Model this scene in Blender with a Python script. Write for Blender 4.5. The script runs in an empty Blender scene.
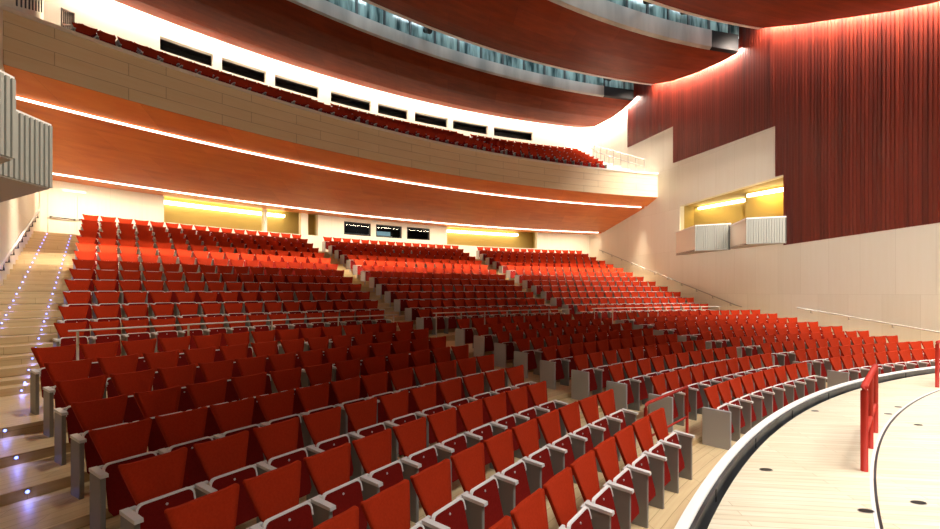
import bpy, math, random
import numpy as np
from math import sin, cos, asin, pi, atan2, hypot, radians

# ------------------------------------------------------------------ camera, world, lights, exposure
C = bpy.context.scene.collection
scn = bpy.context.scene
CX, CY = 20.09, -10.12                       # plan centre of the fan-shaped hall
cam_d = bpy.data.cameras.new('camera'); cam = bpy.data.objects.new('camera', cam_d); C.objects.link(cam)
cam.location = (0, 0, 2.497); cam.rotation_euler = (pi/2, 0, 0)
cam_d.sensor_width = 36; cam_d.lens = 451.7/940*36; cam_d.shift_y = 27.3/940; cam_d.clip_start = 0.05; cam_d.clip_end = 200
scn.camera = cam
w = bpy.data.worlds.new('world'); scn.world = w; w.use_nodes = True
w.node_tree.nodes['Background'].inputs[0].default_value = (1.0, .86, .72, 1)
w.node_tree.nodes['Background'].inputs[1].default_value = 0.13
vs = scn.view_settings
vs.view_transform = 'Standard'; vs.look = 'None'; vs.gamma = 1; vs.use_curve_mapping = False; vs.exposure = 0.0
scn.cycles.use_denoising = True
scn.cycles.max_bounces = 7; scn.cycles.sample_clamp_indirect = 6

def PT(R, th, z=0): return (CX+R*sin(th), CY+R*cos(th), z)
def look(o, d):
    from mathutils import Vector
    o.rotation_euler = Vector(d).to_track_quat('-Z', 'Y').to_euler()
def area(name, loc, d, sx, sy, power, col=(1, .85, .66), spread=180, axis=None):
    l = bpy.data.lights.new(name, 'AREA'); l.shape = 'RECTANGLE'; l.size = sx; l.size_y = sy
    l.energy = power; l.color = col; l.spread = radians(spread)
    o = bpy.data.objects.new(name, l); C.objects.link(o); o.location = loc
    if axis is None: look(o, d)
    else:                                     # long side of the lamp follows axis
        from mathutils import Vector, Matrix
        z = -Vector(d).normalized(); x = Vector(axis); x = (x-z*x.dot(z)).normalized(); y = z.cross(x)
        o.rotation_euler = Matrix((x, y, z)).transposed().to_euler()
    return o
WARM = (1, .80, .56); NEUT = (1, .90, .78); COOL = (.75, .93, 1)
# stage lamps high above the platform (out of the picture)
def spotlamp(name, loc, tgt, power, size, blend=.6, col=(1, .92, .82), rad=.35):
    l = bpy.data.lights.new(name, 'SPOT'); l.energy = power; l.spot_size = radians(size); l.spot_blend = blend; l.color = col; l.shadow_soft_size = rad
    o = bpy.data.objects.new(name, l); C.objects.link(o); o.location = loc; look(o, (tgt[0]-loc[0], tgt[1]-loc[1], tgt[2]-loc[2])); return o
for th, pw in ((-1.02, 300), (-.78, 440), (-.50, 490), (-.24, 430)):
    p = PT(18.6, th, 10.6); area('stage_lamp', p, (sin(th)*.04, cos(th)*.04, -1), 3.4, 3.4, pw, (1, .975, .93), 82)
spotlamp('added_wall_fill', (2.0, -4.0, 5.2), (14.7, 16.3, 5.0), 8500, 30, 1, (1, .98, .95))  # added fill from behind the camera, brightens the right wall
spotlamp('added_wall_fill', (2.0, -4.0, 5.2), (11.8, 24.8, 8.0), 11000, 24, 1, (1, .97, .90))  # added unseen fill that lifts the cream wall further back
spotlamp('added_wall_fill', (8.0, 12.0, 11.4), (14.6, 17.0, 2.4), 900, 54, 1, (1, .98, .95))  # added fill above the frame for the lower right wall
spotlamp('added_hall_fill', (-3.0, 8.0, 12.6), (-8.6, 8.4, 1.2), 2900, 70, 1, NEUT)  # added fill to brighten the dim left stairs
spotlamp('added_wall_fill', (5.0, .4, 6.2), (-7.6, 7.6, 4.8), 3000, 26, 1, NEUT)  # added fill so the left side boxes come out lighter
area('added_hall_fill', (9.5, 10.5, 12.6), (-.25, .55, -1), 3.0, 3.0, 60, NEUT, 160)  # added weak overall fill, not a house light of the hall

# ------------------------------------------------------------------ materials
def mat(name, col, rough=.6, metal=0, emit=None, strength=0, spec=.5):
    m = bpy.data.materials.new(name); m.use_nodes = True
    b = m.node_tree.nodes['Principled BSDF']
    b.inputs['Base Color'].default_value = (*col, 1); b.inputs['Roughness'].default_value = rough
    b.inputs['Metallic'].default_value = metal; b.inputs['Specular IOR Level'].default_value = spec
    if emit: b.inputs['Emission Color'].default_value = (*emit, 1); b.inputs['Emission Strength'].default_value = strength
    return m
def nodes(m): return m.node_tree.nodes, m.node_tree.links, m.node_tree.nodes['Principled BSDF']
def noise_mix(m, c1, c2, scale, stretch=(1, 1, 1), coord='Object', detail=4, lo=.35, hi=.65, bump=0):
    n, l, b = nodes(m)
    tc = n.new('ShaderNodeTexCoord'); mp = n.new('ShaderNodeMapping'); mp.inputs['Scale'].default_value = stretch
    nz = n.new('ShaderNodeTexNoise'); nz.inputs['Scale'].default_value = scale; nz.inputs['Detail'].default_value = detail
    cr = n.new('ShaderNodeValToRGB'); cr.color_ramp.elements[0].position = lo; cr.color_ramp.elements[1].position = hi
    cr.color_ramp.elements[0].color = (*c1, 1); cr.color_ramp.elements[1].color = (*c2, 1)
    l.new(tc.outputs[coord], mp.inputs[0]); l.new(mp.outputs[0], nz.inputs['Vector']); l.new(nz.outputs['Fac'], cr.inputs[0])
    l.new(cr.outputs[0], b.inputs['Base Color'])
    if bump:
        bp = n.new('ShaderNodeBump'); bp.inputs['Strength'].default_value = bump; bp.inputs['Distance'].default_value = .01
        l.new(nz.outputs['Fac'], bp.inputs['Height']); l.new(bp.outputs[0], b.inputs['Normal'])
    return m
def planks(m, c1, c2, cj, bw, bh, coord='UV', rot=0, gap=.004, grain=.25, stretch=(1, 14, 1)):
    """Boards: a brick pattern, tone varied board by board, with grain along the board."""
    n, l, b = nodes(m)
    tc = n.new('ShaderNodeTexCoord'); mp = n.new('ShaderNodeMapping'); mp.inputs['Rotation'].default_value = (0, 0, rot)
    br = n.new('ShaderNodeTexBrick'); br.offset = .37; br.inputs['Scale'].default_value = 1
    br.inputs['Brick Width'].default_value = bw; br.inputs['Row Height'].default_value = bh
    br.inputs['Mortar Size'].default_value = gap; br.inputs['Mortar Smooth'].default_value = .2
    br.inputs['Color1'].default_value = (*c1, 1); br.inputs['Color2'].default_value = (*c2, 1); br.inputs['Mortar'].default_value = (*cj, 1)
    mp2 = n.new('ShaderNodeMapping'); mp2.inputs['Scale'].default_value = stretch
    nz = n.new('ShaderNodeTexNoise'); nz.inputs['Scale'].default_value = 1.5; nz.inputs['Detail'].default_value = 5
    mx = n.new('ShaderNodeMix'); mx.data_type = 'RGBA'; mx.blend_type = 'OVERLAY'; mx.inputs[0].default_value = grain
    l.new(tc.outputs[coord], mp.inputs[0]); l.new(mp.outputs[0], br.inputs['Vector'])
    l.new(mp.outputs[0], mp2.inputs[0]); l.new(mp2.outputs[0], nz.inputs['Vector'])
    l.new(br.outputs['Color'], mx.inputs[6]); l.new(nz.outputs['Fac'], mx.inputs[7]); l.new(mx.outputs[2], b.inputs['Base Color'])
    return m

M = {}
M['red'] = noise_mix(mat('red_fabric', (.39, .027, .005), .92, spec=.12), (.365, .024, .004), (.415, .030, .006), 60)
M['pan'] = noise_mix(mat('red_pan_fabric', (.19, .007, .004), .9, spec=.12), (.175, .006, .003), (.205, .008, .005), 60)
M['dark'] = mat('dark_shell', (.02, .014, .012), .6)
M['grey'] = mat('grey_powder_metal', (.25, .24, .22), .5)
M['panel'] = mat('grey_panel_led_lit', (.42, .42, .43), .5)  # lighter and bluer than the posts: LED light put into the colour
M['pale'] = mat('pale_metal', (.70, .69, .67), .35)
M['white'] = mat('white_trim', (.88, .86, .83), .45)
M['floor'] = planks(mat('oak_steps', (.5, .35, .18), .45), (.62, .45, .24), (.68, .51, .28), (.42, .28, .13), 1.6, .14)
M['stage'] = planks(mat('maple_stage', (.7, .6, .45), .36), (.66, .56, .40), (.74, .66, .51), (.50, .40, .25), 1.9, .09, coord='Object', rot=.12, grain=.35)
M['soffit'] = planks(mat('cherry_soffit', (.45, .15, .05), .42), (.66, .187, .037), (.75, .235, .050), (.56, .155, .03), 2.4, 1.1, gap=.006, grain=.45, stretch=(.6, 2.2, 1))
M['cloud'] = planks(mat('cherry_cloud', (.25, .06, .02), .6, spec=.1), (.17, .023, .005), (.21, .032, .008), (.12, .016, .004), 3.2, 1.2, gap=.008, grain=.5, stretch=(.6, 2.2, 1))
M['rib'] = noise_mix(mat('cherry_ribs', (.3, .06, .03), .34, spec=.6), (.075, .007, .003), (.16, .018, .007), 2.6, (1.6, 1.6, .03))
M['cream'] = planks(mat('cream_panel', (.72, .62, .46), .6), (.74, .70, .58), (.79, .75, .63), (.66, .61, .49), 1.1, 2.4, coord='UV', gap=.006, grain=.12, stretch=(6, .3, 1))
M['plaster'] = mat('white_plaster', (.80, .76, .68), .8)
M['fascia'] = planks(mat('maple_fascia', (.5, .38, .22), .5), (.78, .65, .44), (.83, .70, .48), (.50, .39, .24), 2.6, .36, gap=.010, grain=.25, stretch=(.6, 6, 1))
M['lip'] = noise_mix(mat('cloud_lip', (.5, .48, .46), .5), (.36, .35, .34), (.66, .63, .60), .8, (1, 1, .2))
M['gold'] = mat('ochre_wall', (.38, .27, .075), .7)
M['black'] = mat('black', (.012, .012, .013), .45)
M['rubber'] = noise_mix(mat('black_rubber', (.02, .022, .026), .4), (.012, .013, .016), (.05, .055, .062), 2.0)
M['steel'] = mat('steel_tube', (.42, .40, .38), .35, .8)
M['ironwork'] = mat('dark_iron', (.03, .03, .03), .5)
M['railred'] = mat('red_paint', (.40, .020, .008), .6, spec=.3)
M['slat'] = mat('grey_slat', (.36, .37, .33), .55)
M['slatdark'] = mat('grey_slat_gap', (.10, .10, .085), .7)
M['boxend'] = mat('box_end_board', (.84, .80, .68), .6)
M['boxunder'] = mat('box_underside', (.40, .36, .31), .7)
M['strip'] = mat('light_strip', (1, 1, 1), .5, emit=(1, .88, .74), strength=4.5)
M['stripgold'] = mat('gold_light_strip', (1, 1, 1), .5, emit=(1, .84, .48), strength=9)
M['led'] = mat('blue_led', (1, 1, 1), .4, emit=(.13, .20, 1), strength=6)
M['roof'] = mat('roof_void', (.03, .028, .026), .9)
M['teal'] = noise_mix(mat('teal_glass', (.3, .46, .47), .12), (.03, .06, .065), (.36, .52, .52), 1.6, (1.6, .25, 1), 'UV', 3, .38, .60)
M['postdark'] = mat('catwalk_post', (.05, .06, .065), .5)
M['mint'] = mat('catwalk_floor', (.45, .55, .55), .6)
M['screen'] = mat('desk_screen', (.25, .4, .45), .5, emit=(.5, .75, .85), strength=.6)
g = mat('booth_glass', (.55, .62, .62), .02); g.node_tree.nodes['Principled BSDF'].inputs['Transmission Weight'].default_value = 1
g.node_tree.nodes['Principled BSDF'].inputs['IOR'].default_value = 1.25; M['glass'] = g

# ------------------------------------------------------------------ mesh helpers
class MB:
    """Collects faces, then links them as ONE mesh object."""
    def __init__(s): s.v = []; s.f = []; s.m = []; s.uv = []; s.smooth = []
    def face(s, idx, mi=0, uv=None, sm=False): s.f.append(tuple(idx)); s.m.append(mi); s.uv.append(uv); s.smooth.append(sm)
    def hexa(s, p, mi=0):                     # 8 points: bottom ring 0-3 (counter-clockwise from above), top ring 4-7
        b = len(s.v); s.v += [tuple(q) for q in p]
        for q in ((3, 2, 1, 0), (4, 5, 6, 7), (0, 1, 5, 4), (1, 2, 6, 5), (2, 3, 7, 6), (3, 0, 4, 7)):
            P = [np.array(p[i]) for i in q]; e = P[1]-P[0]; h = P[3]-P[0]
            a, c = np.linalg.norm(e), np.linalg.norm(h)
            vert = abs(e[2]) > abs(h[2])
            u0 = float(P[0][0]+P[0][1]); z0 = float(P[0][2])
            uv = [(u0, z0), (u0+a, z0), (u0+a, z0+c), (u0, z0+c)] if not vert else [(u0, z0), (u0, z0+a), (u0+c, z0+a), (u0+c, z0)]
            s.face([b+i for i in q], mi, uv)
        return s
    def box(s, x0, x1, y0, y1, z0, z1, mi=0):
        return s.hexa([(x0, y0, z0), (x1, y0, z0), (x1, y1, z0), (x0, y1, z0), (x0, y0, z1), (x1, y0, z1), (x1, y1, z1), (x0, y1, z1)], mi)
    def bbox(s, x0, x1, y0, y1, z0, z1, c=.008, mi=0):   # box with chamfered vertical edges and top
        o = [(x0+c, y0), (x1-c, y0), (x1, y0+c), (x1, y1-c), (x1-c, y1), (x0+c, y1), (x0, y1-c), (x0, y0+c)]
        mx, my = (x0+x1)/2, (y0+y1)/2
        def ins(p): return (p[0]+(c if p[0] < mx else -c)*.9, p[1]+(c if p[1] < my else -c)*.9)
        rings = [[(a, b, z0) for a, b in o], [(a, b, z1-c) for a, b in o], [(*ins(p), z1) for p in o]]
        k = len(s.v)
        for r in rings: s.v += r
        s.face([k+i for i in range(7, -1, -1)], mi); s.face([k+16+i for i in range(8)], mi)
        for a in (0, 8):
            for i in range(8): s.face([k+a+i, k+a+(i+1) % 8, k+a+8+(i+1) % 8, k+a+8+i], mi)
        return s
    def prism(s, pts, ext, mi=0):             # planar outline extruded by ext
        k = len(s.v); n = len(pts); e = np.array(ext)
        s.v += [tuple(p) for p in pts]+[tuple(np.array(p)+e) for p in pts]
        s.face(range(k+n-1, k-1, -1), mi); s.face(range(k+n, k+2*n), mi)
        for i in range(n): s.face([k+i, k+(i+1) % n, k+n+(i+1) % n, k+n+i], mi)
        return s
    def tube(s, path, r, n=8, mi=0, closed=False):
        P = [np.array(p, float) for p in path]; k0 = len(s.v); ref = np.array((0, 0, 1.))
        for i, p in enumerate(P):
            t = P[min(i+1, len(P)-1)]-P[max(i-1, 0)]; t /= np.linalg.norm(t)
            a = np.cross(t, ref)
            if np.linalg.norm(a) < .2: a = np.cross(t, np.array((1., .3, 0)))
            a /= np.linalg.norm(a); b = np.cross(a, t)
            s.v += [tuple(p+r*(a*cos(2*pi*j/n)+b*sin(2*pi*j/n))) for j in range(n)]
        for i in range(len(P)-1):
            for j in range(n):
                s.face([k0+i*n+j, k0+i*n+(j+1) % n, k0+(i+1)*n+(j+1) % n, k0+(i+1)*n+j], mi, None, True)
        s.face(range(k0, k0+n), mi); e = k0+(len(P)-1)*n; s.face(range(e+n-1, e-1, -1), mi)
        return s
    def sweep(s, prof, th0, th1, n, mi=0, closed=True, caps=True, sm=False):
        """Sweep a (R, z) outline about the hall's centre; th0/th1 may be functions of R."""
        f0 = th0 if callable(th0) else (lambda R: th0); f1 = th1 if callable(th1) else (lambda R: th1)
        k = len(s.v); q = len(prof); d = [0]
        for i in range(1, q+1): d.append(d[-1]+hypot(prof[i % q][0]-prof[i-1][0], prof[i % q][1]-prof[i-1][1]))
        for i in range(n+1):
            for R, z in prof:
                th = f0(R)+(f1(R)-f0(R))*i/n; s.v.append(PT(R, th, z))
        def U(i, j): R = prof[j % q][0]; return (f0(R)+(f1(R)-f0(R))*i/n)*R
        for i in range(n):
            for j in range(q if closed else q-1):
                a, b = k+i*q+j, k+i*q+(j+1) % q
                s.face([a, b, b+q, a+q], mi, [(U(i, j), d[j]), (U(i, j+1), d[j+1]), (U(i+1, j+1), d[j+1]), (U(i+1, j), d[j])], sm)
        if closed and caps:
            s.face([k+j for j in range(q-1, -1, -1)], mi); s.face([k+n*q+j for j in range(q)], mi)
        return s
    def mesh(s, name, mats):
        me = bpy.data.meshes.new(name); me.from_pydata(s.v, [], s.f)
        for m in mats: me.materials.append(M[m])
        me.polygons.foreach_set('material_index', s.m); me.polygons.foreach_set('use_smooth', s.smooth)
        ul = me.uv_layers.new(name='UVMap'); i = 0
        for f, uv in zip(s.f, s.uv):
            for t in range(len(f)):
                ul.data[i].uv = uv[t] if uv else (0, 0); i += 1
        me.validate(); me.update()
        return me
    def build(s, name, mats, parent=None):
        if isinstance(mats, str): mats = [mats]
        o = bpy.data.objects.new(name, s.mesh(name, mats)); C.objects.link(o)
        if parent: o.parent = parent
        return o
def tag(o, label=None, cat=None, group=None, kind=None):
    if label: o['label'] = label
    if cat: o['category'] = cat
    if group: o['group'] = group
    if kind: o['kind'] = kind
    return o
def struct(mb, name, mats, label, cat):
    return tag(mb.build(name, mats), label, cat, None, 'structure')
def empty(name, loc, rz=0):
    o = bpy.data.objects.new(name, None); C.objects.link(o); o.location = loc; o.rotation_euler = (0, 0, rz); return o

# ------------------------------------------------------------------ plan of the hall
def thR(R, off=0): return asin(max(-1, min(1, (3.312-off)/R)))-.3205      # right wall
def thL(R, off=0): return asin(max(-1, min(1, -(11.53-off)/R)))-.6716     # left wall
R0, DR = 23.49, .894
RB, DB = 33.35, .8905
def zf(k): return .03+.067*k+.004*k*k
def zb(j): return .996+.298*j+.02
RWALL = 45.4
# right wall coordinates: s along the wall towards the back, o into the hall
def WR(s, o, z): return (15.33-.3151*s-.949*o, 14.73+.949*s-.3151*o, z)
def sY(Y): return (Y-14.73)/.949
def WL(s, o, z): return (-15.8+.6223*s+.7829*o, 16.5-.7829*s+.6223*o, z)   # s towards the stage
def wallbox(mb, F, s0, s1, o0, o1, z0, z1, mi=0, zt=None):
    z0a, z0b = z0 if isinstance(z0, tuple) else (z0, z0); z1a, z1b = z1 if isinstance(z1, tuple) else (z1, z1)
    return mb.hexa([F(s0, o0, z0a), F(s1, o0, z0b), F(s1, o1, z0b), F(s0, o1, z0a), F(s0, o0, z1a), F(s1, o0, z1b), F(s1, o1, z1b), F(s0, o1, z1a)], mi)

# ------------------------------------------------------------------ floor and aisles
prof = [(22.98, zf(0))]
for k in range(1, 9): R = R0+DR*k-.42; prof += [(R, zf(k-1)), (R, zf(k))]
R = RB-.45; prof += [(R, zf(8)), (R, zb(0))]
for j in range(1, 13): R = RB+DB*j-.45; prof += [(R, zb(j-1)), (R, zb(j))]
prof += [(RWALL+.1, zb(12)), (RWALL+.1, -.3), (22.98, -.3)]
struct(MB().sweep(prof, thL, thR, 60), 'floor', 'floor', 'stepped oak floor under the rows of red seats', 'floor')
mb = MB()
aL = [-.745, -.7358, -.7302, -.7268, -.7239, -.722, -.7185, -.7164, -.7143, -.7117, -.7096, -.708, -.708]
aM0 = [-.707, -.704, -.702, -.699, -.696, -.692, -.691, -.69, -.688, -.686, -.684, -.683, -.683]
aM1 = [-.5042, -.5053, -.5035, -.5032, -.4992, -.498, -.4978, -.4986, -.4953, -.4928, -.491, -.4899, -.4877]
aR0 = [-.4747, -.4757, -.4751, -.4726, -.4714, -.4698, -.4676, -.468, -.4669, -.4649, -.4644, -.463, -.4589]
aL0 = [-.982, -.974, -.966, -.959, -.951, -.944, -.938, -.932, -.927, -.921, -.915, -.911, -.906]
aR1 = [-.244, -.247, -.249, -.252, -.255, -.259, -.262, -.264, -.267, -.268, -.271, -.273, -.273]
for j in range(13):
    R = RB+DB*j-.45; z = zb(j)
    pr = [(R-.44, z-.29), (R-.44, z-.15), (R+.01, z-.15), (R+.01, z-.29)]
    if j == 0: pr = [(R-.35, zf(8)-.01), (R-.35, zf(8)+.12), (R+.01, zf(8)+.12), (R+.01, zf(8)-.01)]
    for a, b in ((lambda q: thL(q), aL0[j]-.008), (aL[j]+.004, aM0[j]-.002), (aM1[j]+.004, aR0[j]-.002), (aR1[j]+.004, lambda q: thR(q))):
        mb.sweep(pr, a, b, 2)
struct(mb, 'floor_aisle_steps', 'floor', 'oak half steps in the aisles between the upper seat blocks', 'steps')

# stage platform, its rim and the round joint of the lift
struct(MB().sweep([(6, .4), (6, .53), (22.82, .53), (22.82, .4)], lambda R: -1.9, lambda R: thR(R), 80), 'floor_stage', 'stage',
       'pale maple stage floor inside the curved white rim', 'stage')
struct(MB().sweep([(22.90, -.2), (22.90, .64), (22.905, .65), (22.985, .65), (22.99, .64), (22.99, -.2)], thL, thR, 110), 'trim_1', 'white', 'white curved rim between stage floor and front row', 'rim')
mb = MB().sweep([(22.87, .3), (22.87, .626), (22.901, .626), (22.901, .3)], thL, thR, 110, 0)
for i in range(12):
    th = -1.15+i*.087; a = th; b = th+.0012
    mb.sweep([(22.862, .5), (22.862, .62), (22.871, .62), (22.871, .5)], a, b, 1, 1)
struct(mb, 'trim_2', ['rubber', 'black'], 'black band on the inner face of the white stage rim', 'band')
mb = MB().sweep([(22.57, .525), (22.57, .5335), (22.592, .5335), (22.592, .525)], -1.5, -.19, 90, 0)
mb.sweep([(22.596, .525), (22.596, .534), (22.622, .534), (22.622, .525)], -1.5, -.19, 90, 1)
mb.v = [(x+1.03, y-.15, z) for x, y, z in mb.v]   # the round lift has a centre of its own
struct(mb, 'trim_3', ['rubber', 'pale'], 'dark curved joint with metal edge in the stage floor', 'joint')

# ------------------------------------------------------------------ walls
sA, sB = sY(25.38), sY(19.69)                 # box opening on the right wall
mb = MB()
wallbox(mb, WR, -12, sB, -.3, 0, -.3, 18)
wallbox(mb, WR, sA, 26, -.3, 0, -.3, 18)
wallbox(mb, WR, sB, sA, -.3, 0, -.3, 4.7)
wallbox(mb, WR, sB, sA, -.3, 0, (7.58, 7.32), 18)
struct(mb, 'wall_right', 'cream', 'tall cream panelled side wall with a handrail at the right', 'wall')
mb = MB()                                     # the recess behind the two boxes
sD = sY(22.75)
wallbox(mb, WR, sB, sA, -2.2, -.3, 4.5, 4.7, 0)
wallbox(mb, WR, sB, sA, -2.2, -.3, (7.58, 7.32), (7.7, 7.44), 0)
wallbox(mb, WR, sA, sA+.12, -2.2, -.3, 4.5, 7.5, 0)
wallbox(mb, WR, sB-.12, sB, -2.2, -.3, 4.5, 7.7, 0)
mb.hexa([WR(sD, -2.0, 4.7), WR(sD, -2.1, 4.7), WR(sA, -1.1, 4.7), WR(sA, -1.0, 4.7), WR(sD, -2.0, 7.45), WR(sD, -2.1, 7.45), WR(sA, -1.1, 7.35), WR(sA, -1.0, 7.35)], 0)
mb.hexa([WR(sB, -2.0, 4.7), WR(sB, -2.1, 4.7), WR(sD-.5, -1.1, 4.7), WR(sD-.5, -1.0, 4.7), WR(sB, -2.0, 7.6), WR(sB, -2.1, 7.6), WR(sD-.5, -1.1, 7.5), WR(sD-.5, -1.0, 7.5)], 0)
wallbox(mb, WR, sD-.5, sD-.4, -2.1, -1.1, 4.7, 7.5, 0)
struct(mb, 'wall_box_recess', 'gold', 'ochre lit recess behind the two side boxes on the cream wall', 'recess')
def strip_thing(name, mb, m, label, group=None):
    return tag(mb.build(name, m), label, 'light', group)
mb = MB(); mb.hexa([WR(sD+.25, -1.80, 7.2), WR(sD+.25, -1.92, 7.2), WR(sA-.3, -1.12, 7.12), WR(sA-.3, -.98, 7.12), WR(sD+.25, -1.80, 7.36), WR(sD+.25, -1.92, 7.36), WR(sA-.3, -1.12, 7.24), WR(sA-.3, -.98, 7.24)])
strip_thing('strip_light', mb, 'stripgold', 'yellow strip light in the side box farther from the ribbed wood wall')
mb = MB(); mb.hexa([WR(sB+.05, -1.86, 7.25), WR(sB+.05, -1.96, 7.25), WR(sD-.6, -1.12, 7.2), WR(sD-.6, -.98, 7.2), WR(sB+.05, -1.86, 7.45), WR(sB+.05, -1.96, 7.45), WR(sD-.6, -1.12, 7.36), WR(sD-.6, -.98, 7.36)])
strip_thing('strip_light', mb, 'stripgold', 'yellow strip light in the side box touching the ribbed wood wall')
area('box_lamp', WR((sA+sD)/2, -1.05, 7.2), (0, 0, -1), 2.6, .3, 34, (1, .72, .26), 160, axis=(-.3151, .949, 0))
area('box_lamp', WR((sB+sD)/2-.2, -1.15, 7.3), (0, 0, -1), 1.5, .3, 60, (1, .68, .2), 160, axis=(-.3151, .949, 0))
area('box_front_lamp', WR(sD, -.5, 7.25), (0, 0, -1), 4.5, .2, 16, (1, .78, .4), 160, axis=(-.3151, .949, 0))

# ribbed cherry cladding: bottom edge steps down the wall
SC = [(sY(29.66), sY(25.8), 11.97), (sY(25.8), sY(20.03), 9.86), (sY(20.03), sB, 7.6)]
mb = MB()
for s1, s0, zb0 in SC: wallbox(mb, WR, s0, s1, 0, .03, zb0, 17, 1)
sN = -11
wallbox(mb, WR, sN, sB, 0, .03, (4.75-.0437*(0-sN)*-1, 4.53), 17, 1)
s = sN; rnd = random.Random(3)
while s < SC[0][0]:
    zz = 4.53+(sB-s)*.0437 if s < sB else next(z0 for s1, s0, z0 in SC if s <= s1+1e-6 and s >= s0-1e-6 or s1 == SC[0][0])
    if s >= sB:
        for s1, s0, z0 in SC:
            if s0-1e-6 <= s <= s1: zz = z0; break
    d = .022+rnd.random()*.010
    wallbox(mb, WR, s, s+.075, .02, d+.03, zz, 17, 0); s += .13
struct(mb, 'wall_wood_cladding', ['rib', 'rib'], 'dark red ribbed wood cladding with a stepped lower edge', 'wall cladding')

# left wall
mb = MB(); wallbox(mb, WL, -3, 22, -.3, 0, -.3, 18)
struct(mb, 'wall_left', 'cream', 'cream side wall with a black bracketed handrail beside the lit stairs', 'wall')
# ground of the back wall under the balcony
def arcwall(mb, R, t, a, b, z0, z1, mi=0, n=6): return mb.sweep([(R, z0), (R, z1), (R+t, z1), (R+t, z0)], a, b, n, mi)
mb = MB()
O1 = [(-.8392, -.7432), (-.7399, -.7010), (-.6925, -.6804)]; OB = [(-.6471, -.6105), (-.6034, -.5657), (-.5583, -.5230)]; O2 = (-.4960, -.3425)
arcwall(mb, RWALL, .35, lambda R: thL(R, -1), lambda R: thR(R, -1), 4.2, 5.62, n=40)
x = lambda R: thL(R, -1)
arcwall(mb, RWALL, .35, x, O1[0][0], 5.62, 7)
for a, b in ((O1[0][1], O1[1][0]), (O1[1][1], O1[2][0]), (O1[2][1], OB[0][0]), (OB[0][1], OB[1][0]), (OB[1][1], OB[2][0]), (OB[2][1], O2[0])): arcwall(mb, RWALL, .35, a, b, 5.62, 7)
arcwall(mb, RWALL, .35, O2[1], lambda R: thR(R, -1), 5.62, 7)
for a, b in OB: arcwall(mb, RWALL, .35, a, b, 5.62, 5.82); arcwall(mb, RWALL, .35, a, b, 6.58, 7)
struct(mb, 'wall_back', 'cream', 'cream back wall with lit openings above the last row of seats', 'wall')
mb = MB()
for (a, b) in ((O1[0][0]-.01, O1[2][1]+.01), (O2[0]-.01, O2[1]+.012)):
    arcwall(mb, RWALL+1.5, .1, a, b, 5.2, 7.2, 0, 12)
    mb.sweep([(RWALL+.3, 7.0), (RWALL+.3, 7.1), (RWALL+1.6, 7.1), (RWALL+1.6, 7.0)], a, b, 12, 0)
    mb.sweep([(RWALL+.3, 5.5), (RWALL+.3, 5.6), (RWALL+1.6, 5.6), (RWALL+1.6, 5.5)], a, b, 12, 0)
    for e in (a, b-.003): mb.sweep([(RWALL+.3, 5.5), (RWALL+.3, 7.1), (RWALL+1.6, 7.1), (RWALL+1.6, 5.5)], e, e+.003, 1, 0)
struct(mb, 'wall_back_recess', 'gold', 'ochre recess glowing through the openings of the back wall', 'recess')
strip_thing('strip_light', MB().sweep([(RWALL+1.2, 6.66), (RWALL+1.2, 6.80), (RWALL+1.48, 6.80), (RWALL+1.48, 6.66)], O1[0][0]-.005, O1[1][1]-.01, 14), 'stripgold', 'pale yellow strip light inside the back wall opening beside the double door')
strip_thing('strip_light', MB().sweep([(RWALL+1.2, 6.64), (RWALL+1.2, 6.78), (RWALL+1.48, 6.78), (RWALL+1.48, 6.64)], O2[0]-.005, O2[1]-.02, 14), 'stripgold', 'pale yellow strip light inside the back wall opening right of the dark booth windows')
for a, b in ((O1[0][0], O1[1][1]), O2):
    for q in (.25, .75):
        th = a+(b-a)*q; p = PT(RWALL+.9, th, 6.9); area('recess_lamp', p, (0, 0, -1), 2.4, .25, 11, (1, .84, .50), 170, axis=(cos(th), -sin(th), 0))

# double door at the top of the stairs
for i, (a, b) in enumerate(((-.9236, -.9052), (-.9046, -.8856))):
    d = MB().sweep([(RWALL-.05, zb(12)+.01), (RWALL-.05, 6.28), (RWALL, 6.28), (RWALL, zb(12)+.01)], a, b, 2).build('door_%d' % (i+1), 'cream')
    tag(d, ('cream door leaf at the top of the lit stairs, nearer the left wall', 'cream door leaf at the top of the lit stairs, nearer the seats')[i], 'door', None, 'structure')
    bar = MB().tube([PT(RWALL-.12, a+.001, 5.36), PT(RWALL-.12, b-.001, 5.34)], .022)
    bar.tube([PT(RWALL-.12, a+.0015, 5.36), PT(RWALL-.05, a+.0015, 5.36)], .035); bar.tube([PT(RWALL-.12, b-.0015, 5.34), PT(RWALL-.05, b-.0015, 5.34)], .035)
    bar.build('push_bar', 'ironwork', d)
tag(MB().sweep([(RWALL-.03, 6.42), (RWALL-.03, 6.5), (RWALL, 6.5), (RWALL, 6.42)], -.914, -.899, 2).build('air_grille', 'steel'), 'thin dark slot above the cream double door', 'vent')

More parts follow.
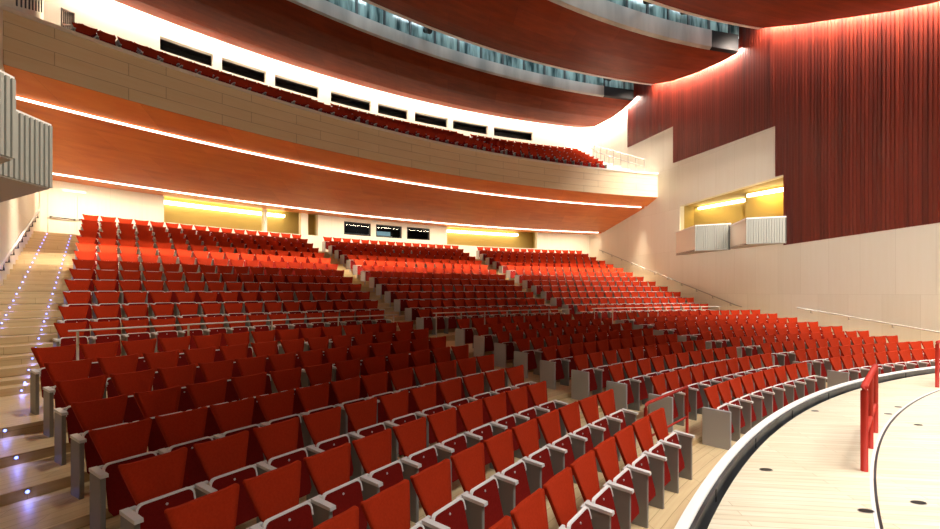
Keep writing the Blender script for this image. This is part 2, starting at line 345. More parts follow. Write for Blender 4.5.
# booth windows with the dark control room behind
mb = MB()
a, b = OB[0][0]-.01, OB[2][1]+.01
arcwall(mb, RWALL+2.2, .1, a, b, 5, 7.2, 0, 8)
for z in (5.3, 7.0): mb.sweep([(RWALL+.34, z), (RWALL+.34, z+.1), (RWALL+2.3, z+.1), (RWALL+2.3, z)], a, b, 8, 0)
for e in (a, b): mb.sweep([(RWALL+.34, 5.3), (RWALL+.34, 7.1), (RWALL+2.3, 7.1), (RWALL+2.3, 5.3)], e, e+.002, 1, 0)
struct(mb, 'wall_control_booth', 'black', 'dark control room behind the three booth windows', 'booth')
for i, (a, b) in enumerate(OB):
    fr = MB(); e = .0016
    for (p, q, z0, z1) in ((a, a+e, 5.82, 6.58), (b-e, b, 5.82, 6.58), (a+e, b-e, 5.82, 5.87), (a+e, b-e, 6.53, 6.58)):
        fr.sweep([(RWALL+.06, z0), (RWALL+.06, z1), (RWALL+.16, z1), (RWALL+.16, z0)], p, q, 3)
    wn = fr.build('window_%d' % (i+1), 'ironwork'); tag(wn, ('dark booth window nearest the ochre opening, first of three', 'middle dark booth window showing a bluish console', 'dark booth window nearest the right, third of three')[i], 'window', None, 'structure')
    MB().sweep([(RWALL+.1, 5.87), (RWALL+.1, 6.53), (RWALL+.115, 6.53), (RWALL+.115, 5.87)], a+e, b-e, 3).build('pane', 'glass', wn)
dk = empty('mixing_desk', PT(RWALL+.9, -.597, 5.4))
dk['label'] = 'pale mixing desk with a lit screen behind the booth glass'; dk['category'] = 'desk'
bx, by, _ = dk.location
def loc(pts): return [(x-bx, y-by, z-5.4) for x, y, z in pts]
mb = MB().sweep([(RWALL+.55, 5.4), (RWALL+.55, 5.98), (RWALL+.7, 6.02), (RWALL+1.1, 6.0), (RWALL+1.1, 5.4)], -.64, -.575, 6); mb.v = loc(mb.v); mb.build('desk_top', 'pale', dk)
mb = MB().sweep([(RWALL+.95, 6.0), (RWALL+.95, 6.3), (RWALL+1.0, 6.3), (RWALL+1.0, 6.0)], -.595, -.574, 3); mb.v = loc(mb.v); mb.build('screen', 'screen', dk)
area('added_booth_fill', PT(RWALL+1.2, -.6, 6.95), (0, 0, -1), 2, .3, 6, COOL, 160)  # added small fill so the desk shows behind the glass

# ------------------------------------------------------------------ balcony
struct(MB().sweep([(38.2, 8.15), (38.2, 9.50), (38.5, 9.50), (38.5, 8.15)], thL, thR, 80), 'balcony_front', 'fascia', 'long curved maple balcony front across the hall', 'balcony')
mb = MB().sweep([(38.14, 9.5), (38.14, 9.58), (38.2, 9.62), (38.5, 9.62), (38.56, 9.5)], thL, thR, 80)
struct(mb, 'trim_4', 'plaster', 'pale capping along the top of the balcony front', 'trim')
SOF = [(38.2, 8.15), (39.16, 7.78), (39.16, 7.9), (39.36, 7.9), (39.36, 7.72), (43.66, 6.74), (43.66, 6.86), (43.86, 6.86), (43.86, 6.70), (45.5, 6.80)]
mb = MB().sweep(SOF+[(45.5, 8.1), (38.4, 8.6)], thL, thR, 80)
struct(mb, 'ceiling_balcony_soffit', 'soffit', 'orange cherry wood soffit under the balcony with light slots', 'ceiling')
def arc_strip(R, z, lab, a=None, b=None):
    strip_thing('strip_light', MB().sweep([(R-.06, z), (R-.06, z+.04), (R+.06, z+.04), (R+.06, z)], a or (lambda q: thL(q, .02)), b or (lambda q: thR(q, .35)), 80), 'strip', lab, None)
arc_strip(39.26, 7.71, 'long bright light strip nearer the edge of the balcony soffit')
arc_strip(43.76, 6.70, 'long bright light strip at the back of the balcony soffit')
for R, z, p, sp, tilt in ((39.26, 7.66, 105, 46, .10), (43.76, 6.66, 46, 120, .85)):
    N = 11; a, b = thL(R, .2), thR(R, .4)
    for i in range(N):
        th = a+(b-a)*(i+.5)/N; L = (b-a)*R/N*.96
        area('cove_lamp', PT(R, th, z), (sin(th)*tilt, cos(th)*tilt, -1), L, .08, p*(1.4 if i == 0 else 1), (1, .84, .64), sp, axis=(cos(th), -sin(th), 0))
for R in (39.9, 42.2): area('added_stair_fill', PT(R, thL(R, 1.0), 7.75-(R-39.3)*.228-.03), (0, 0, -1), .18, .18, 55, WARM, 165)  # added fill without fixtures, brightens the left stairs and wall
# balcony tiers, back wall with dark openings
def zbal(i): return 9.68+.42*i
pf = [(38.5, 8.95)]
for i in range(8): R = 39.4+.89*i; pf += [(R-.42, pf[-1][1]), (R-.42, zbal(i))]
pf += [(46.6, zbal(7)), (46.6, 8.2), (38.5, 8.2)]
struct(MB().sweep(pf, thL, thR, 40), 'floor_balcony', 'plaster', 'white stepped balcony floor behind the balcony front', 'floor')
BW = [(-.8367, -.7885), (-.7796, -.7333), (-.7231, -.6703), (-.655, -.6006), (-.5906, -.5462), (-.5355, -.4832), (-.475, -.4162), (-.4058, -.3371)]
mb = MB(); RW2 = 46.5; z0, z1 = 13.78, 14.42
arcwall(mb, RW2, .3, lambda R: thL(R, -1), lambda R: thR(R, -1), 8, z0, n=40); arcwall(mb, RW2, .3, lambda R: thL(R, -1), lambda R: thR(R, -1), z1, 17, n=40)
e = [lambda R: thL(R, -1)]+[q for ab in BW for q in ab]+[lambda R: thR(R, -1)]
for i in range(0, len(e), 2): arcwall(mb, RW2, .3, e[i], e[i+1], z0, z1, n=5)
struct(mb, 'wall_balcony_back', 'plaster', 'bright white back wall of the balcony with dark openings', 'wall')
mb = MB().sweep([(RW2+1, 13), (RW2+1, 15), (RW2+1.1, 15), (RW2+1.1, 13)], thL, thR, 20)
mb.sweep([(RW2+.3, 13.6), (RW2+.3, 13.7), (RW2+1.1, 13.7), (RW2+1.1, 13.6)], thL, thR, 20); mb.sweep([(RW2+.3, 14.5), (RW2+.3, 14.6), (RW2+1.1, 14.6), (RW2+1.1, 14.5)], thL, thR, 20)
struct(mb, 'wall_dark_gallery', 'black', 'dark gallery behind the row of balcony openings', 'gallery')

# ------------------------------------------------------------------ ceiling clouds
struct(MB().box(-45, 40, -12, 50, 18, 18.3), 'ceiling', 'roof', 'dark roof void above the curved wood ceilings', 'ceiling')
g0 = lambda R: thL(R, .3); g1 = lambda R: thR(R, .38)
CL = [([(46.05, 14.98), (44.2, 14.42), (42.2, 14.30), (40.9, 14.42), (40.0, 14.62)], .5),
      ([(38.25, 14.88), (36.6, 14.36), (34.7, 14.00), (33.3, 13.86), (32.5, 13.83)], .45),
      ([(31.3, 14.38), (29.3, 13.45), (26.3, 12.2), (24.0, 11.4), (20.0, 10.9)], .4)]
for i, (pr, t) in enumerate(CL):
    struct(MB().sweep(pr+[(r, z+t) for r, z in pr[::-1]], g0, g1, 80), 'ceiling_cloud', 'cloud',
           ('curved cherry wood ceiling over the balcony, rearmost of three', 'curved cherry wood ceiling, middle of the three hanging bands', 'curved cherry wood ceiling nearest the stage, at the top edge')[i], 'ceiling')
struct(MB().sweep([(39.99, 14.60), (39.88, 14.66), (39.88, 15.25), (39.98, 15.25)], g0, -.30, 80), 'trim_5', 'lip', 'pale metal edge of the rear wood ceiling', 'trim')
struct(MB().sweep([(39.99, 14.60), (39.88, 14.66), (39.88, 15.25), (39.98, 15.25)], -.30, g1, 8), 'trim_10', 'black', 'black right end of the rear ceiling edge', 'trim')
struct(MB().sweep([(32.49, 13.81), (32.36, 13.90), (32.36, 14.68), (32.48, 14.68)], g0, lambda R: thR(R, 1.9), 80), 'trim_6', 'lip', 'pale metal edge of the middle wood ceiling', 'trim')
struct(MB().sweep([(32.49, 13.81), (32.37, 13.90), (32.37, 14.68), (32.48, 14.68)], lambda R: thR(R, 1.9), g1, 4), 'trim_7', 'black', 'black end of the middle ceiling edge beside the ribbed wall', 'trim')
for pr, lab in (([(38.04, 14.795), (38.30, 14.86), (38.30, 15.0), (38.27, 15.0), (38.27, 14.90), (38.04, 14.82)], 'thin white rear edge of the middle wood ceiling'), ([(31.12, 14.27), (31.36, 14.36), (31.36, 14.5), (31.32, 14.5), (31.32, 14.41), (31.12, 14.31)], 'thin white rear edge of the wood ceiling nearest the stage')):
    struct(MB().sweep(pr, g0, g1, 80), 'trim_%d' % (8 if pr[0][0] > 35 else 9), 'white', lab, 'trim')
# catwalks seen in the two slots
def catwalk(R, z, a, b, label, np_):
    t = empty('lighting_catwalk', PT(R, (a+b)/2, z)); tag(t, label, 'catwalk')
    ox, oy, oz = t.location
    def bd(mb, nm, m): mb.v = [(x-ox, y-oy, zz-oz) for x, y, zz in mb.v]; return mb.build(nm, m, t)
    bd(MB().sweep([(R+.02, z-.1), (R+.02, z), (R+1.3, z), (R+1.3, z-.1)], a, b, 40), 'walkway', 'mint')
    bd(MB().sweep([(R+.02, z), (R+.02, z+1.05), (R+.05, z+1.05), (R+.05, z)], a, b, 60), 'glass_balustrade', 'teal')
    bd(MB().tube([PT(R, a+(b-a)*i/40, z+1.1) for i in range(41)], .03, 6), 'handrail', 'steel')
    for i in range(np_):
        th = a+(b-a)*(i+.5)/np_; d = .05/R
        bd(MB().sweep([(R-.04, z), (R-.04, z+1.6), (R+.02, z+1.6), (R+.02, z)], th-d, th+d, 1), 'post', 'postdark')
        if i % 3 == 1:
            bd(MB().hexa([PT(R+.3, th, z), PT(R+.3, th+.004, z), PT(R+.36, th+.004, z), PT(R+.36, th, z), PT(R+.3, th+.05, z+1.8), PT(R+.3, th+.054, z+1.8), PT(R+.36, th+.054, z+1.8), PT(R+.36, th+.05, z+1.8)]), 'brace', 'postdark')
catwalk(39.98, 15.25, -.95, -.245, 'long catwalk with teal glass behind the edge of the rear ceiling', 20)
catwalk(32.48, 14.68, -.8, -.225, 'short catwalk with teal glass above the middle ceiling', 16)
for R, z, a, b, n, p in ((38.7, 16.9, -.95, -.25, 9, 22), (31.2, 16.4, -.75, -.23, 6, 22)):
    for i in range(n):
        th = a+(b-a)*(i+.5)/n; area('catwalk_lamp', PT(R, th, z), (sin(th)*.9, cos(th)*.9, -1), 1.6, .2, p, COOL, 150, axis=(cos(th), -sin(th), 0))
# stage spotlights fixed to the catwalks
def spot(R, th, z, label):
    t = empty('spotlight', PT(R, th, z), -th); tag(t, label, 'spotlight', 'stage spotlights on the catwalks')
    c, s_ = cos(-.5), sin(-.5)
    def seg(y0, y1): return [(0, y*1.0, .12+y*.55) for y in (y0, y1)]
    MB().tube(seg(.22, -.18), .13, 10).build('body', 'black', t); MB().tube(seg(-.17, -.26), .15, 10).build('lens_hood', 'black', t)
    MB().tube([(-.17, 0, .12), (-.17, 0, .38), (.17, 0, .38), (.17, 0, .12)], .018, 6).build('yoke', 'ironwork', t)
    MB().tube([(0, 0, .38), (0, 0, .62)], .02, 6).build('clamp', 'ironwork', t)
spot(39.55, -.597, 15.45, 'black spotlight on the long rear catwalk, left of its middle')
spot(39.55, -.30, 15.45, 'black spotlight near the right end of the long rear catwalk')
spot(32.1, -.33, 14.95, 'black spotlight at the right part of the short front catwalk')
spot(32.1, -.395, 14.95, 'black spotlight on the short front catwalk near the top edge')

# lamps hidden in the gap between the ceilings and the side wall, and along the balcony's back wall
def gap_lamps(pr, powers):
    for (Ra, za), (Rb, zb_), p in zip(pr[:-1], pr[1:], powers):
        A = np.array(PT(Ra, thR(Ra, .2), za+.34)); B = np.array(PT(Rb, thR(Rb, .2), zb_+.34)); d = B-A; L = np.linalg.norm(d)
        u = d/L; dn = np.array((.06, .02, -1.)); dn -= u*dn.dot(u)
        area('wall_wash', tuple((A+B)/2), tuple(dn), L*.98, .2, p*L, (1, .86, .74), 150, axis=d)
gap_lamps(CL[0][0], [110]*4); gap_lamps(CL[1][0], [210]*4); gap_lamps(CL[2][0], [210]*4)
N = 9
for i in range(N):
    a, b = thL(46.2, .3), thR(46.2, .3); th = a+(b-a)*(i+.5)/N
    area('balcony_wash', PT(46.28, th, 15.5), (0, 0, -1), (b-a)*46.3/N*.95, .3, 270, (1, .88, .70), 160, axis=(cos(th), -sin(th), 0))

# ------------------------------------------------------------------ side boxes with slatted fronts
def side_box(label, A, P, B, z0, z1, out, mats=('boxend', 'slat', 'slatdark', 'boxunder')):
    """A on the wall, P the free corner, B where the slatted face ends; A-P plain end, P-B slats. out = towards the wall."""
    t = empty('side_box', (P[0], P[1], z0)); tag(t, label, 'side box')
    def rel(q, z): return (q[0]-P[0], q[1]-P[1], z-z0)
    n_ = np.array(out, float); n_ /= np.linalg.norm(n_); th = .12
    def off(q, d): return (q[0]+n_[0]*d, q[1]+n_[1]*d)
    k = MB(); k.hexa([rel(A, z0), rel(P, z0), rel(off(P, th), z0), rel(off(A, th), z0), rel(A, z1), rel(P, z1), rel(off(P, th), z1), rel(off(A, th), z1)]); k.build('end_panel', 'boxend', t)
    k = MB(); k.hexa([rel(P, z0), rel(B, z0), rel(off(B, th), z0), rel(off(P, th), z0), rel(P, z1), rel(B, z1), rel(off(B, th), z1), rel(off(P, th), z1)], 1)
    d = np.array(B)-np.array(P); L = np.linalg.norm(d); d /= L; i = 0; p = .098
    while i*p+.06 < L:
        a = np.array(P)+d*i*p; b = a+d*.058; e = -n_*.06
        k.hexa([rel(a+e, z0), rel(b+e, z0), rel(b, z0), rel(a, z0), rel(a+e, z1+.01), rel(b+e, z1+.01), rel(b, z1+.01), rel(a, z1+.01)], 0); i += 1
    k.build('slatted_front', ['slat', 'slatdark'], t)
    return t, rel, off
def floor_cap(t, rel, pts, z0, z1, name, m):
    k = MB(); k.prism([rel(p, z0) for p in pts], (0, 0, z1-z0)); k.build(name, m, t)
# right pair
A1, P1, B1 = WR(sY(25.66), 0, 0)[:2], (11.45, 22.9), WR(sY(22.25), .05, 0)[:2]
t, rel, off = side_box('pale box with grey slatted front farther from the ribbed wood wall', A1, P1, B1, 4.58, 5.82, (.949, .315))
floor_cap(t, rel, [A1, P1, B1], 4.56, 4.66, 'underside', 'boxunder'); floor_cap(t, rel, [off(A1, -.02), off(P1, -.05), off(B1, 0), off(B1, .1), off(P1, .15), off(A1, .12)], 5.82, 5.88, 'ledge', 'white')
A2, P2, B2 = WR(sY(22.3), 0, 0)[:2], (12.3, 20.05), WR(sY(19.55), .05, 0)[:2]
t, rel, off = side_box('pale box with grey slatted front against the ribbed wood wall', A2, P2, B2, 4.62, 5.72, (.949, .315))
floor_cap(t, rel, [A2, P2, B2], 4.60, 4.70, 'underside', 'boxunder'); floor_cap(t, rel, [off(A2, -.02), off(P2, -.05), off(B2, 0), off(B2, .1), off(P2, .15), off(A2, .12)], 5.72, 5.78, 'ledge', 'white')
# left pair: far one below, nearer one overlapping it
PL1 = (-7.92, 8.5); PL2 = (-6.9, 6.8)
wl = lambda s_, o: WL(s_, o, 0)[:2]
t, rel, off = side_box('grey slatted box hanging over the lit stairs, farther of two', wl(8.2, 0), PL1, (-7.83, 7.0), 4.45, 5.6, (-.99, -.1))
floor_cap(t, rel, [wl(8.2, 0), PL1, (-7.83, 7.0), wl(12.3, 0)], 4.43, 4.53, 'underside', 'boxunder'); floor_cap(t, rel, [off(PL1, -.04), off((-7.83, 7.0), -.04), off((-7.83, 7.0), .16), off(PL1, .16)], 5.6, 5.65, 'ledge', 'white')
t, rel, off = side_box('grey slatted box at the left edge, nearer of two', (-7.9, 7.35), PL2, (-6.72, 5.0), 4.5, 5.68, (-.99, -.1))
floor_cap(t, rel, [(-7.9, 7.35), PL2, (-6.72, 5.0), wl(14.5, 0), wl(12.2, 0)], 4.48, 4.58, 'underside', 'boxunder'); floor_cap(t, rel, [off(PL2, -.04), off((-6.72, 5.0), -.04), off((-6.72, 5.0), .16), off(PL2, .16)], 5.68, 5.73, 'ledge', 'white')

# ------------------------------------------------------------------ seats
HP = .27                                       # half the seat spacing
def seat_meshes():
    out = {}
    # backrest: flared, dished, dark shell behind
    mb = MB(); NU = 8; BV = [0, .2, .4, .6, .78, .90, .965, .99, 1.0]; NZ = len(BV)-1
    def bp(a, b, back):
        zz = .40+.482*b; wd = .124+.132*min(1, max(0, (b-.1)/.9))
        wd -= {.965: .002, .99: .009, 1.0: .022}.get(b, 0)
        zt = zz+(.020*(2*a-1)**4-.012)*b
        v = .228+.137*b+.030*(1-(2*a-1)**2)*b
        return ((2*a-1)*wd, v+(.032 if back else 0), zt)
    for back in (0, 1):
        for i in range(NZ+1):
            for j in range(NU+1): mb.v.append(bp(j/NU, BV[i], back))
    q = NU+1; o2 = (NZ+1)*q
    for i in range(NZ):
        for j in range(NU):
            a = i*q+j
            mb.face([a, a+1, a+q+1, a+q], 0, None, True); mb.face([o2+a+1, o2+a, o2+a+q, o2+a+q+1], 1, None, True)
    for j in range(NU): mb.face([j+1, j, o2+j, o2+j+1], 1); a = NZ*q+j; mb.face([a, a+1, o2+a+1, o2+a], 0)
    for i in range(NZ): a = i*q; mb.face([a, a+q, o2+a+q, o2+a], 0); a = i*q+NU; mb.face([a+q, a, o2+a, o2+a+q], 0)
    out['backrest'] = (mb.mesh('backrest', ['red', 'dark']), None)
    # folded seat pan, tilted, with rounded upper corners
    def pan_outline(w, z0, z1, r, n=4):
        pts = [(-w+.03, z0), (w-.03, z0), (w, z0+.05)]
        for i in range(n+1): t = i/n*pi/2; pts.append((w-r+r*cos(t), z1-r+r*sin(t)))
        for i in range(n+1): t = pi/2+i/n*pi/2; pts.append((-w+r+r*cos(t), z1-r+r*sin(t)))
        pts.append((-w, z0+.05)); return pts
    def tilt(x, z, d): return (x, .075+(z-.17)*.27+d, z)
    W_ = .215
    o = pan_outline(W_-.012, .17, .598, .045)
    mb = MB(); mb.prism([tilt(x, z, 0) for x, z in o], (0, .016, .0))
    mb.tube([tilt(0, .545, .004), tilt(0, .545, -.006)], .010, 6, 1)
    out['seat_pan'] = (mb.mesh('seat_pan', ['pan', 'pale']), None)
    r = .05; path_o = pan_outline(W_, .17, .61, r)[3:-1]; path_i = [(x*(1-.012/W_), z-.012) for x, z in path_o]
    path_o = [(W_, .50)]+path_o+[(-W_, .50)]; path_i = [(W_-.012, .50)]+path_i+[(-W_+.012, .50)]
    mb = MB(); n = len(path_o); k = 0
    for (x, z) in path_o: mb.v += [tilt(x, z, -.006)]
    for (x, z) in path_i: mb.v += [tilt(x, z, -.006)]
    for (x, z) in path_o: mb.v += [tilt(x, z, .019)]
    for (x, z) in path_i: mb.v += [tilt(x, z, .019)]
    for i in range(n-1):
        mb.face([i, n+i, n+i+1, i+1]); mb.face([2*n+i+1, 3*n+i+1, 3*n+i, 2*n+i]); mb.face([i, i+1, 2*n+i+1, 2*n+i]); mb.face([n+i+1, n+i, 3*n+i, 3*n+i+1])
    out['pan_edge'] = (mb.mesh('pan_edge', ['white']), 'white edging')
    def std(x): return MB().bbox(x-.020, x+.020, .015, .245, 0, .56, .006)
    out['standard'] = (std(HP).mesh('standard', ['grey']), None); out['standard_first'] = (std(-HP).mesh('standard', ['grey']), None)
    def arm(x, first=False):
        mb = MB().hexa([(x-.029, -.012, .556), (x+.029, -.012, .556), (x+.029, .23, .572), (x-.029, .23, .572), (x-.029, -.008, .584), (x+.029, -.008, .584), (x+.029, .23, .602), (x-.029, .23, .602)])
        mb.bbox(x-(.02 if first else .085), x+.085, .225, .255, .57, .590, .004)
        return mb
    out['armrest'] = (arm(HP).mesh('armrest', ['pale']), None); out['armrest_first'] = (arm(-HP, True).mesh('armrest', ['pale']), None)
    out['end_panel'] = (MB().bbox(-HP-.022, -HP+.022, -.02, .40, .0, .60, .008).mesh('end_panel', ['panel']), 'broad grey end panel')
    return out
SM = seat_meshes()
# rows: (block, row, R, z, theta of first standard, theta of last, broad end panel?)
rows = []
fA0 = [None, None, None, -1.034, -1.029, -1.024, -1.019, -1.0145, -1.011]
seqA = [(-.933, 5), (-.959, 7), (-.995, 8)]
fA1 = [-.8195, -.8145, -.8032, -.8029, -.7959, -.789, -.7843, -.7766, -.7708]
fB0 = [-.7515, -.7515, -.7474, -.7425, -.739, -.735, -.7275, -.7246, -.7224]
fC0 = [-.5041, -.492, -.490, -.4894, -.4904, -.4893, -.4878, -.4868, -.4865]
fC1 = [-.232, -.236, -.239, -.237, -.237, -.237, -.236, -.236, -.234]
for k in range(9):
    R, z = R0+DR*k, zf(k)
    if k < 3:
        a, n = seqA[k]; p = 2*HP/(R+.3); b = a+n*p
        while a > -1.06+.012*k: a -= p
    else: a, b = fA0[k], fA1[k]
    rows.append(('A', k, R, z, a, b, False))
    rows.append(('B', k, R, z, fB0[k], fC0[k]-1.08/R, True))
    rows.append(('C', k, R, z, fC0[k], fC1[k], True))
for j in range(13):
    R, z = RB+DB*j, zb(j)
    rows += [('L', j, R, z, aL0[j], aL[j], False), ('M', j, R, z, aM0[j], aM1[j], True), ('R', j, R, z, aR0[j], aR1[j], True)]
def screen(p):
    if p[1] < .4: return None
    return (470+451.7*p[0]/p[1], 291.8-451.7*(p[2]-2.497)/p[1])
seats = []
for blk, k, R, z, a, b, panel in rows:
    n = max(1, round((b-a)*(R+.25)/(2*HP)))
    for i in range(n):
        th = a+(b-a)*(i+.5)/n
        p = PT(R, th, z); vis = False
        for dz in (.1, .5, .88):
            for du in (-.25, .25):
                q = screen((p[0]+du*cos(th)+.3*sin(th), p[1]-du*sin(th)+.3*cos(th), z+dz))
                if q and -8 < q[0] < 948 and q[1] < 535: vis = True
        if vis: seats.append(dict(blk=blk, k=k, th=th, p=p, i=i, n=n, first=(i == 0), panel=panel, d=hypot(hypot(*p[:2]), p[2]-2.5)))
seats.sort(key=lambda s_: s_['d'])
near, far = seats[:300], seats[300:]
ORD = 'zeroth first second third fourth fifth sixth seventh eighth ninth tenth eleventh twelfth thirteenth fourteenth fifteenth sixteenth seventeenth'.split()
BLK = {'A': ('left front block', 'right aisle'), 'B': ('centre front block', 'left aisle'), 'C': ('right front block', 'left aisle'), 'L': ('left rear block', 'lit stairs'), 'M': ('centre rear block', 'left aisle'), 'R': ('right rear block', 'left aisle')}
def put(mesh_, name, par, label=None):
    o = bpy.data.objects.new(name, mesh_); C.objects.link(o); o.parent = par
    if label: o['label'] = label
    return o
def make_seat(s_):
    t = empty('theatre_seat', s_['p'], -s_['th'])
    put(SM['backrest'][0], 'backrest', t)
    sp = put(SM['seat_pan'][0], 'seat_pan', t); put(SM['pan_edge'][0], 'pan_edge', sp, 'white edging')
    put(SM['standard'][0], 'standard', t); put(SM['armrest'][0], 'armrest', t)
    if s_['first']:
        if s_['panel']: put(SM['end_panel'][0], 'end_panel', t, 'broad grey end panel')
        else: put(SM['standard_first'][0], 'standard', t); put(SM['armrest_first'][0], 'armrest', t)
    return t
for s_ in near:
    t = make_seat(s_); bn, ais = BLK[s_['blk']]
    i = s_['n']-s_['i'] if s_['blk'] == 'A' else s_['i']+1
    fr = 'row from stage' if s_['blk'] in 'ABC' else 'row above cross aisle'
    tag(t, 'red tip-up seat, %s, %s %s, %s from %s' % (bn, ORD[s_['k']+1], fr, ORD[i], ais), 'seat', 'red tip-up seats in rows')
def seat_soup(items, keys, name, scale=1.0):
    V, Fc, Mi, Sm = [], [], [], []; mats = []; off = 0
    cache = {}
    for kx in keys+['standard_first', 'armrest_first', 'end_panel']:
        me = SM[kx][0]; v = np.empty(len(me.vertices)*3); me.vertices.foreach_get('co', v)
        mi = []
        for m_ in me.materials:
            if m_ not in mats: mats.append(m_)
            mi.append(mats.index(m_))
        cache[kx] = (v.reshape(-1, 3), [tuple(p.vertices) for p in me.polygons], [mi[p.material_index] for p in me.polygons])
    for s_ in items:
        ks = list(keys)
        if s_['first']: ks += ['end_panel'] if s_['panel'] else ['standard_first', 'armrest_first']
        c, sn = cos(-s_['th']), sin(-s_['th'])
        for kx in ks:
            v, f, m_ = cache[kx]
            w_ = np.column_stack([v[:, 0]*c-v[:, 1]*sn+s_['p'][0], v[:, 0]*sn+v[:, 1]*c+s_['p'][1], v[:, 2]+s_['p'][2]])
            V.append(w_); Fc += [tuple(i+off for i in q) for q in f]; Mi += m_; off += len(v)
    me = bpy.data.meshes.new(name); me.from_pydata(np.vstack(V).tolist(), [], Fc)
    for m_ in mats: me.materials.append(m_)
    me.polygons.foreach_set('material_index', Mi); me.update()
    o = bpy.data.objects.new(name, me); C.objects.link(o); return o
o = seat_soup(far, ['backrest', 'seat_pan', 'pan_edge', 'standard', 'armrest'], 'rear_seating')
tag(o, 'mass of red tip-up seats filling the rows farther back and right', 'seats', 'red tip-up seats in rows', 'stuff')
bal = []
for i in range(7):
    R, z = 39.4+.89*i, zbal(i)
    for a, b in ((thL(R, 1.25), -.690), (-.668, -.482), (-.462, thR(R, 2.6-.25*i))):
        n = int((b-a)*R/.54)
        for q in range(n): th = a+(b-a)*(q+.5)/n; bal.append(dict(th=th, p=PT(R, th, z), first=(q == 0), panel=False))
o = seat_soup(bal, ['backrest', 'seat_pan', 'standard', 'armrest'], 'balcony_seating')
tag(o, 'dark red seats in rows up on the balcony behind its front', 'seats', 'balcony seats', 'stuff')

# ------------------------------------------------------------------ rails
def at(o_, mb): ox, oy, oz = o_.location; mb.v = [(x-ox, y-oy, z-oz) for x, y, z in mb.v]; return mb
def front_rail(a, b, label, gap):
    R, z = 32.84, 1.79; t = empty('front_rail', PT(R, (a+b)/2, zf(8))); tag(t, label, 'rail', 'steel rails in front of the rear blocks')
    n = max(8, int((b-a)*60)); at(t, (q := MB().tube([PT(R, a+(b-a)*i/n, z) for i in range(n+1)], .016, 8))).build('top_rail', 'pale', t)
    m_ = max(2, round((b-a)*R/gap))
    for i in range(m_+1):
        th = a+.004+(b-a-.008)*i/m_; at(t, MB().tube([PT(R, th, zf(8)), PT(R, th, z)], .02, 6)).build('post', 'pale', t)
front_rail(-.982, -.748, 'thin steel rail in front of the left rear block', 1.9)
front_rail(-.706, -.506, 'thin steel rail in front of the centre rear block', 1.1)
front_rail(-.472, -.246, 'thin steel rail in front of the right rear block', 1.1)
def wall_rail(F, pts, label, m, nb, r=.022, drop=.12, mb_=None):
    P0 = F(*pts[0]); t = empty('wall_handrail', P0); tag(t, label, 'handrail')
    at(t, MB().tube([F(*p) for p in pts], r, 8)).build('rail', m, t)
    S = [p[0] for p in pts]
    for i in range(nb):
        s_ = pts[0][0]+(pts[-1][0]-pts[0][0])*(i+.4)/nb
        for p, q in zip(pts[:-1], pts[1:]):
            if min(p[0], q[0]) <= s_ <= max(p[0], q[0]): f = (s_-p[0])/(q[0]-p[0]); z = p[2]+f*(q[2]-p[2])
        at(t, MB().tube([F(s_, .085, z), F(s_, .085, z-drop), F(s_, .0, z-drop)], r*.8, 6)).build('bracket', mb_ or m, t)
wall_rail(WL, [(.5, .09, 5.42), (7.0, .09, 3.32), (9.0, .09, 2.7), (11.3, .09, 1.95)], 'handrail on black brackets along the left wall beside the lit stairs', 'pale', 15, .03, .22, 'ironwork')
wall_rail(WR, [(sY(32.6), .09, 5.52), (sY(21.9), .09, 1.85), (sY(21.6), .09, 1.78)], 'long steel handrail stepping down the cream right wall beside rear seats', 'steel', 11)
wall_rail(WR, [(sY(19.08), .09, 1.83), (sY(14.6), .09, 1.16), (sY(12.5), .09, .9)], 'steel handrail low on the cream right wall beside front seats', 'steel', 5)
def guard(label, ends, z0, z1, r=.028, mids=(.55,), posts=None, bend=.06, thick=None):
    (x0, y0), (x1, y1) = ends; t = empty('guard_rail', (x0, y0, z0)); tag(t, label, 'guard rail')
    d = np.array((x1-x0, y1-y0)); L = np.linalg.norm(d); d /= L
    def pt(s_, z): return (x0+d[0]*s_, y0+d[1]*s_, z)
    at(t, MB().tube([pt(0, z0), pt(0, z1-bend), pt(bend*.3, z1-bend*.35), pt(bend, z1), pt(L, z1)], thick or r, 8)).build('top_rail', 'railred', t)
    at(t, MB().tube([pt(L, z0), pt(L, z1)], r, 8)).build('post', 'railred', t)
    for s_ in posts or (): at(t, MB().tube([pt(s_*L, z0), pt(s_*L, z1)], r*.8, 8)).build('post', 'railred', t)
    for m_ in mids: at(t, MB().tube([pt(0, z0+(z1-z0)*m_), pt(L, z0+(z1-z0)*m_)], r*.7, 8)).build('mid_rail', 'railred', t)
guard('red painted guard rail across the aisle between left and centre front seats', ((2.36, 6.07), (3.44, 7.16)), .05, .99, .022, (.5,))
guard('red guard rail standing on the stage floor beside the curved joint', ((4.33, 4.96), (5.66, 6.31)), .53, 1.46, .034, (.42,), (.53,), .05)
guard('red guard rail at the right edge of the stage floor', ((9.62, 9.30), (10.95, 10.2)), .53, 1.46, .034, (.42,), (.53,), .05)
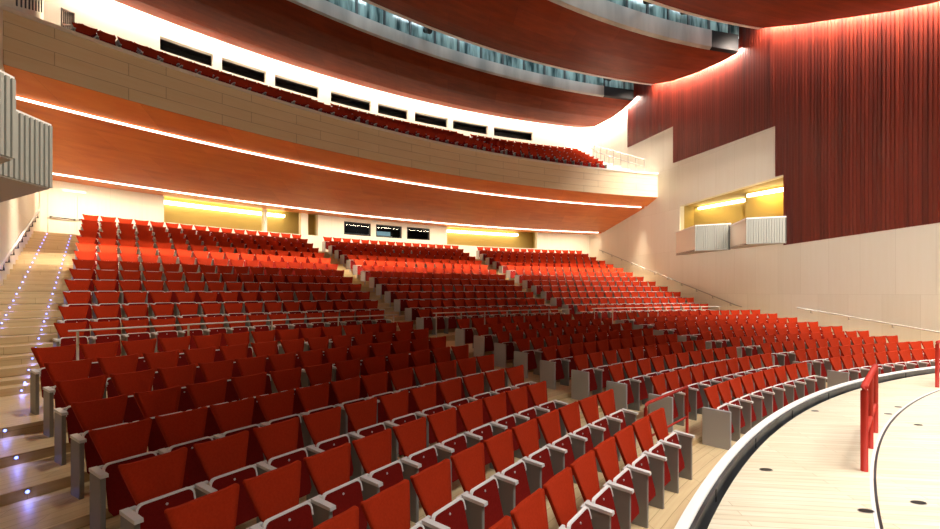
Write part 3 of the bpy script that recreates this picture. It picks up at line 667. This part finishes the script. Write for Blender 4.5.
# balcony side rails
def bal_rail(pts, label, n, m='steel'):
    t = empty('balcony_rail', pts[0]); tag(t, label, 'rail', 'metal rails on the balcony stairs')
    P = [np.array(p) for p in pts]
    for h in (.45, .9): at(t, MB().tube([tuple(p+(0, 0, h)) for p in P], .025, 6)).build('rail', m, t)
    for i in range(n): f = i/(n-1); p = P[0]+(P[-1]-P[0])*f; at(t, MB().tube([tuple(p), tuple(p+(0, 0, .92))], .02, 6)).build('post', m, t)
a = [PT(39.2+.89*i, thL(39.2+.89*i, 1.0), zbal(i)) for i in (0, 6)]; bal_rail(a, 'metal rail at the left end of the balcony seats', 8)
a = [PT(39.2+.89*i, thL(39.2+.89*i, .12), zbal(i)+.5) for i in (0, 6)]; bal_rail(a, 'black metal rail on the left wall up at the balcony', 8, 'ironwork')
a = [PT(39.2+.89*i, thR(39.2+.89*i, 2.3-.25*i), zbal(i)) for i in (0, 6)]; bal_rail(a, 'metal rail at the right end of the balcony seats', 8)
a = [PT(39.2+.89*i, thR(39.2+.89*i, .15), zbal(i)+.1) for i in (0, 6)]; bal_rail(a, 'metal rail on the right wall up at the balcony', 8)

# ------------------------------------------------------------------ small things
PORTS = [((3.27, 4.99), 'nearest the rim opposite the aisle rail'), ((3.55, 4.05), 'closest to the bottom edge of the picture'), ((4.18, 4.21), 'inside the curved joint near the bottom edge'),
         ((5.69, 7.45), 'near the rim behind the red stage rail'), ((6.62, 6.67), 'inside the curved joint behind the red stage rail'), ((6.73, 7.27), 'just outside the curved joint, farther of a close pair'), ((7.31, 7.71), 'farthest away beside the curved joint')]
for (x, y), wh in PORTS:
    t = empty('floor_socket', (x, y, .53)); tag(t, 'small dark oval floor socket, '+wh, 'floor socket', 'dark sockets in the stage floor')
    sz = .058 if hypot(x, y) < 8.5 else .05
    mb = MB(); mb.prism([(sz*1.25*cos(u), sz*.75*sin(u), 0) for u in np.linspace(0, 2*pi, 20, endpoint=False)], (0, 0, .004)); mb.build('rim', 'steel', t)
    mb = MB(); mb.prism([(sz*1.1*cos(u), sz*.62*sin(u), .004) for u in np.linspace(0, 2*pi, 20, endpoint=False)], (0, 0, .003)); mb.build('lid', 'black', t)
# step lights: one in each riser, two lines on the upper stairs
def led(R, th, z, label, big=.016):
    t = empty('step_light', PT(R, th, z), -th); tag(t, label, 'step light', 'blue step lights of the left stairs')
    MB().tube([(0, .004, 0), (0, -.012, 0)], big*1.5, 10).build('ring', 'steel', t); MB().tube([(0, -.010, 0), (0, -.018, 0)], big, 10).build('lens', 'led', t)
    l = bpy.data.lights.new('step_glow', 'SPOT'); l.energy = 1.2; l.color = (.22, .26, 1); l.spot_size = 2.3; l.shadow_soft_size = .03
    lo = bpy.data.objects.new('step_glow', l); C.objects.link(lo); lo.parent = t; lo.location = (0, -.05, 0); look(lo, (0, -.75, -1))
steps = [(R0+DR*k-.42, zf(k)) for k in range(4, 9)]
for n_, (R, z) in enumerate(steps):
    k = n_+4; led(R, fA0[k]-.42/R, z-.035, 'blue step light, %s riser below the landing, single line of the lower stairs' % ORD[5-n_])
up = [(RB-.45-.35, zf(8)+.12)]
for j in range(13):
    R = RB+DB*j-.45
    if j: up.append((R-.44, zb(j)-.15))
    up.append((R, zb(j)))
TENS = {20: 'twentieth', 30: 'thirtieth'}
def ordn(n): return ORD[n] if n < len(ORD) else ('eighteenth', 'nineteenth', 'twentieth', 'twenty-first', 'twenty-second', 'twenty-third', 'twenty-fourth', 'twenty-fifth', 'twenty-sixth', 'twenty-seventh')[n-18]
for i, (R, z) in enumerate(up):
    led(R, thL(R, .95), z-.06, 'blue step light, line nearer the seats, %s riser above the landing' % ordn(i+1), .015)
    if R > 35: led(R, thL(R, .33), z-.06, 'blue step light, line nearer the left wall, %s riser above the landing' % ordn(i+1), .015)
print('seats near', len(near), 'far', len(far), 'balcony', len(bal))
